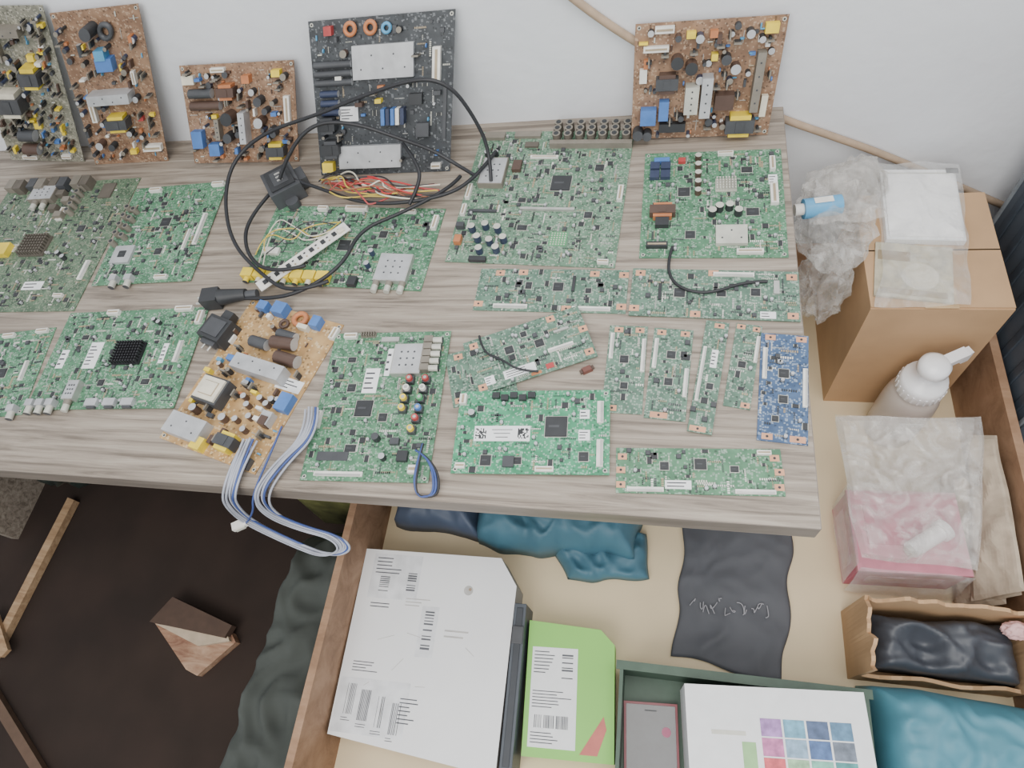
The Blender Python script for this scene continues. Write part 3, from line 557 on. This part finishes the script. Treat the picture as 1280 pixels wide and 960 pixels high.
b=MB(); x0,x1,y0,y1=.345,.584,.150,.262; h=.15; tt=.006
def wallstrip(mb,p,q,z0,hh,th,m,seed,amp=.018,n=16):
    d=(Vector(q)-Vector(p)); nrm=Vector((-d.y,d.x)).normalized()*th; vs=[];fs=[]
    for i in range(n+1):
        t_=i/n; c=Vector(p)+d*t_; top=z0+hh+amp*noise.noise(Vector((t_*7+seed,seed,0)))
        o_=.006*noise.noise(Vector((t_*4+seed,3,seed)))
        vs+= [Vector((c.x,c.y,z0)),Vector((c.x+nrm.x,c.y+nrm.y,z0)),Vector((c.x+nrm.x+o_,c.y+nrm.y+o_,top)),Vector((c.x+o_,c.y+o_,top))]
    for i in range(n):
        a=i*4; 
        for k in range(4): fs.append((a+k,a+(k+1)%4,a+4+(k+1)%4,a+4+k))
    fs+=[(3,2,1,0),(n*4,n*4+1,n*4+2,n*4+3)]; mb.add(vs,fs,m)
wallstrip(b,(x0,y1),(x1,y1),F,h,-tt,CB2,1,.04,30); wallstrip(b,(x0,y0),(x0,y1),F,h,tt,CB2,2,.03); wallstrip(b,(x1,y0),(x1,y1),F,h,tt,CB2,3,.01); wallstrip(b,(x0,y0),(x1,y0),F,.06,tt,CB2,4); b.box((x0+x1)/2,(y0+y1)/2,F,x1-x0,y1-y0,.004,CB2)
b.obj('torn_cardboard_box')
BP=mat('black_polythene',(66,70,78),.45,0,.2,8)
sheet('black_plastic_bag',[(.358,.250,F+.03),(.574,.250,F+.03),(.574,.162,F+.03),(.358,.162,F+.03)],.045,BP,seed=15,sc=18,edge=.004,pill=.045,zmin=F+.006)
blob('pink_cloth_scrap',(.560,.235,.40),(.020,.014,.016),mat('pale_pink_cloth',(222,180,180),.7),16,.25,2)
TL_=mat('teal_polythene',(84,142,160),.55,0,.12,9)
sheet('teal_plastic_packet',[(.352,.140,F),(.584,.135,F),(.584,-.10,F),(.352,-.10,F)],.026,TL_,seed=18,sc=16,edge=.006,pill=.115,nx=60,ny=60,zmin=F)
DG=mat('dark_green_plastic',(66,88,74),.5)
b=MB(); x0,x1,y0,y1=-.044,.338,-.22,.118
b.box((x0+x1)/2,(y0+y1)/2,0,x1-x0,y1-y0,.005,DG)
for (cx,cy,w,d) in (((x0+x1)/2,y1-.003,x1-x0,.006),((x0+x1)/2,y0+.003,x1-x0,.006),(x0+.003,(y0+y1)/2,.006,y1-y0),(x1-.003,(y0+y1)/2,.006,y1-y0)): b.box(cx,cy,0,w,d,.115,DG)
for (cx,cy,w,d) in (((x0+x1)/2,y1,x1-x0+.012,.014),((x0+x1)/2,y0,x1-x0+.012,.014)): b.box(cx,cy,.110,w,d,.006,DG)
b.obj('dark_green_tray',(0,0,F))
b=MB(); b.box(0,0,0,.262,.19,.150,MT['label'])
SW=[(170,130,190),(110,165,190),(80,100,135),(90,130,160),(200,120,170),(140,170,195),(80,110,160),(110,120,135),(210,90,100),(160,200,160),(120,185,165),(80,150,150),(215,195,130),(170,145,125),(140,195,140),(160,170,180)]
for i in range(4):
    for j in range(4): b.box(-.008+i*.033,.040-j*.026,.150,.030,.024,.0006,mat('swatch_%d%d'%(i,j),SW[j*4+i],.5,0,.3,80))
b.box(-.042,-.006,.150,.020,.05,.0005,mat('green_leaf_print',(150,196,136))); b.box(-.07,.03,.150,.05,.006,.0005,MT['ltan'])
b.obj('printed_white_carton',(.196,.012,F+.0055),math.radians(4),bevel=.001)
b=MB(); b.box(0,0,0,.092,.150,.010,mat('dark_red_case',(136,66,74),.4)); b.box(0,0,.010,.084,.142,.0006,mat('phone_glass',(62,64,70),.12)); b.cyl(.026,.03,.0106,.008,.0006,mat('pink_button',(180,100,130)))
b.box(0,.062,.0106,.02,.002,.0003,MT['dgrey'])
b.obj('mobile_phone',(.012,-.003,F+.0055),math.radians(3),bevel=.002)

WC=mat('white_coated_card',(234,235,237),.55,0,.04,6); ID=mat('ink_grey',(92,94,100),.7); ST=mat('stain_grey',(186,184,182),.8)
b=MB(); w,d,h=.312,.330,.078
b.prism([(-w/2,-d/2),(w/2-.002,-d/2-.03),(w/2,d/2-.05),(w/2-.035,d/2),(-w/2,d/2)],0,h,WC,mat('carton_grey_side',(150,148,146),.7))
def bars(mb,x,y,w_,d_,z,n,m,vert=True):
    for i in range(n):
        if rnd.random()<.25: continue
        f=rnd.uniform(.3,.75)
        if vert: mb.box(x+((i+.5)/n-.5)*w_,y,z,w_/n*f,d_,.0003,m)
        else: mb.box(x,y+((i+.5)/n-.5)*d_,z,w_,d_/n*f,.0003,m)
def rows(mb,x,y,w_,d_,z,n,m):
    for i in range(n):
        L=w_*rnd.uniform(.5,1); mb.box(x-(w_-L)/2,y+(.5-(i+.5)/n)*d_,z,L,d_/n*.3,.0003,m)
SL=mat('sticker_offwhite',(222,224,228),.4)
b.box(-.085,.115,h,.10,.085,.0002,SL); b.box(-.085,-.115,h,.135,.09,.0002,SL); b.box(-.003,.02,h,.034,.09,.0002,SL)
rows(b,-.10,.135,.055,.035,h,5,ID); bars(b,-.050,.105,.018,.04,h,9,ID,False); bars(b,-.105,.10,.02,.03,h,8,ID,False); rows(b,-.10,.06,.05,.012,h,2,ID)
for k in range(4): bars(b,-.128+.030*k,-.105-.008*k,.020,.050,h,9,ID); rows(b,-.128+.030*k,-.138-.008*k,.020,.008,h,2,ID)
rows(b,-.11,-.05,.05,.02,h,4,ID); rows(b,-.015,-.115,.035,.045,h,7,ID); bars(b,-.003,.02,.018,.075,h,14,ID,False); rows(b,-.03,.07,.05,.018,h,3,ST); rows(b,.06,.02,.06,.02,h,2,ST)
b.cyl(.065,.10,h,.009,.0003,ST,seg=20); b.cyl(.068,.102,h,.003,.0005,mat('stain_brown',(160,140,120)))
for i in range(7): b.box(rnd.uniform(-.13,.13),rnd.uniform(-.12,.14),h,rnd.uniform(.01,.035),.0009,.0003,ST,rot=rnd.uniform(0,3))
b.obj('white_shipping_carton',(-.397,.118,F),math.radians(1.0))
b=MB(); b.box(0,0,0,.022,.27,.082,mat('slate_plastic',(74,80,88),.5)); b.box(0,0,.082,.012,.255,.002,mat('slate_groove',(54,58,64))); b.box(0,.08,.082,.02,.03,.004,MT['dgrey'])
b.obj('black_plastic_case',(-.2270,.07,F),math.radians(1.5),bevel=.003)
GC=mat('lime_green_card',(138,204,96),.5,0,.05,5)
b=MB(); w,d,h=.156,.22,.058
b.prism([(-w/2,-d/2),(w/2,-d/2),(w/2,d/2-.035),(w/2-.025,d/2-.01),(-w/2,d/2)],0,h,GC)
b.box(-.028,-.015,h,.082,.16,.0004,MT['label']); rows(b,-.045,.04,.04,.04,h+.0004,7,ID); bars(b,-.005,.03,.02,.05,h+.0004,12,ID,False); rows(b,-.03,-.02,.07,.03,h+.0004,6,ID); bars(b,-.03,-.055,.06,.02,h+.0004,22,ID); rows(b,-.03,-.08,.07,.02,h+.0004,4,ID)
b.prism([(.02,-.10),(.06,-.04),(.065,-.06),(.05,-.1)],h,.0006,mat('red_print',(200,110,100)))
b.obj('green_product_carton',(-.131,.075,F),math.radians(2.8),bevel=.001)
BG=mat('charcoal_polythene',(80,82,88),.7,0,.1,14)
o=sheet('black_plastic_sheet',[(.065,.42,F+.003),(.262,.405,F+.003),(.232,.135,F+.003),(.045,.155,F+.003)],.010,BG,seed=21,sc=14,edge=.016,nx=44,ny=44,thick=.0015)
sk=mat('grey_scribble',(150,150,156),.6)
r=random.Random(5); sc_=None
for i in range(12):
    x0=.08+.012*i; y0=.245+.004*math.sin(i*2); pts=[(x0+r.uniform(-.006,.008)-o.location.x,y0+r.uniform(-.014,.014)-o.location.y,F+.0150-o.location.z) for _ in range(4)]
    if sc_ is None: sc_=curve('scribble',pts,.0009,sk); sc_.parent=o
    else: addspline(sc_,pts)
root=bpy.data.objects.new('teal_carrier_bag',None); COL.objects.link(root)
T2=mat('deep_teal_polythene',(70,112,130),.55,0,.18,8); T3=mat('slate_blue_polythene',(74,86,106),.55,0,.18,8)
sheet('bag_main',[(-.37,.60,F),(-.03,.58,F),(-.02,.315,F),(-.34,.315,F)],.030,T2,seed=31,sc=17,edge=.022,pill=.068,nx=60,ny=50,zmin=F,parent=root)
sheet('bag_side',[(-.545,.60,F),(-.36,.60,F),(-.34,.33,F),(-.53,.35,F)],.028,T3,seed=32,sc=16,edge=.012,pill=.055,nx=38,ny=38,zmin=F,parent=root)
sheet('bag_tail',[(-.20,.36,F),(-.01,.37,F),(.00,.285,F),(-.16,.270,F)],.028,T2,seed=33,sc=19,edge=.014,pill=.012,nx=34,ny=26,zmin=F,parent=root)

# dark ribbed suitcase standing to the right of the bin
SG=mat('slate_suitcase_shell',(78,86,96),.55,0,.12,12); SG2=mat('light_piping',(128,134,140),.5); SR=mat('suitcase_rib',(62,70,80),.55)
b=MB(); b.box(0,0,.03,.26,.40,.90,SG)
for i in range(7): b.box(-.1315,-.16+i*.053,.07,.004,.018,.82,SR)
b.box(-.131,.192,.04,.006,.008,.88,SG2); b.box(-.131,-.192,.04,.006,.008,.88,SG2)
for a in (-1,1):
    for c in (-1,1): b.cyl(a*.10,c*.15,0,.02,.03,MT['blk'])
b.box(0,0,.93,.02,.16,.02,MT['blk'])
b.obj('dark_grey_suitcase',(.746,.765,.001),0,bevel=.006)

# ================================================================ LEFT FLOOR AREA
FB=mat('grey_green_cloth',(70,75,72),.95,0,.14,10)
sheet('grey_green_cloth_pile',[(-.79,.36,.0),(-.585,.38,.0),(-.585,-.35,.0),(-.83,-.35,.0)],.06,FB,seed=41,sc=9,edge=.02,pill=.22,nx=40,ny=80,zmin=.001)
blob('black_rubbish_bag',(-1.62,.60,.13),(.15,.17,.14),mat('black_green_polythene',(46,54,50),.4,0,.3,12),42,.22,1.8,zmin=.001)
sheet('printed_sack',[(-.84,.66,.0),(-.60,.66,.0),(-.60,.42,.0),(-.84,.42,.0)],.05,mat('olive_printed_sack',(112,114,68),.6,0,.5,26),seed=45,sc=6,edge=.01,pill=.40,nx=30,ny=30,zmin=.001)
PW=wood('raw_pine',(150,120,90),(170,140,108),(188,160,128),3,20,.7)
b=MB(); b.prism([(-.014,-.24),(.010,-.245),(.016,.19),(-.010,.195)],0,.022,PW); b.prism([(-.06,-.16),(.045,-.235),(.055,-.215),(-.045,-.13)],.022,.012,PW)
b.obj('broken_wooden_stick',(-1.66,.23,.002),math.radians(-3))
b=MB(); b.prism([(-.17,.06),(-.165,.085),(.15,-.07),(.17,-.10),(.13,-.085)],0,.018,mat('dark_slat',(96,76,62),.8)); b.obj('broken_wooden_stick',(-1.50,-.16,.002),math.radians(-6))
PW2=wood('stained_timber',(124,86,68),(158,124,100),(182,152,128),3,14,.7)
b=MB(); b.prism([(-.13,.02),(-.09,.06),(.09,.02),(.11,-.0),(.035,-.085),(.0,-.075)],0,.022,PW2); b.prism([(-.13,.02),(-.09,.085),(.10,.035),(.09,.005)],.022,.022,mat('timber_dark_side',(80,62,52),.8)); b.prism([(-.12,.018),(.02,-.02),(.10,.0),(.09,.012)],.022,.012,mat('timber_pale',(190,172,150),.8))
b.obj('broken_timber_block',(-1.10,.10,.002),0)

# ================================================================ LIGHT
w=bpy.data.worlds.new('world'); bpy.context.scene.world=w; w.use_nodes=True
w.node_tree.nodes['Background'].inputs[0].default_value=(.94,.97,1,1); w.node_tree.nodes['Background'].inputs[1].default_value=.76
def area(name,loc,target,size,e,c):
    l=bpy.data.lights.new(name,'AREA'); l.shape='RECTANGLE'; l.size=size[0]; l.size_y=size[1]; l.energy=e; l.color=c
    o=bpy.data.objects.new(name,l); COL.objects.link(o); o.location=loc; o.rotation_euler=(Vector(target)-Vector(loc)).to_track_quat('-Z','Y').to_euler()
area('daylight_window',(-.6,-1.3,2.5),(-.3,.6,.7),(1.8,1.4),46,(1,.97,.92))
area('added_overhead_fill',(.3,.1,2.65),(.0,.5,.7),(1.2,.9),28,(1,.97,.92))  # soft overhead area light added for brightness, not an actual ceiling lamp
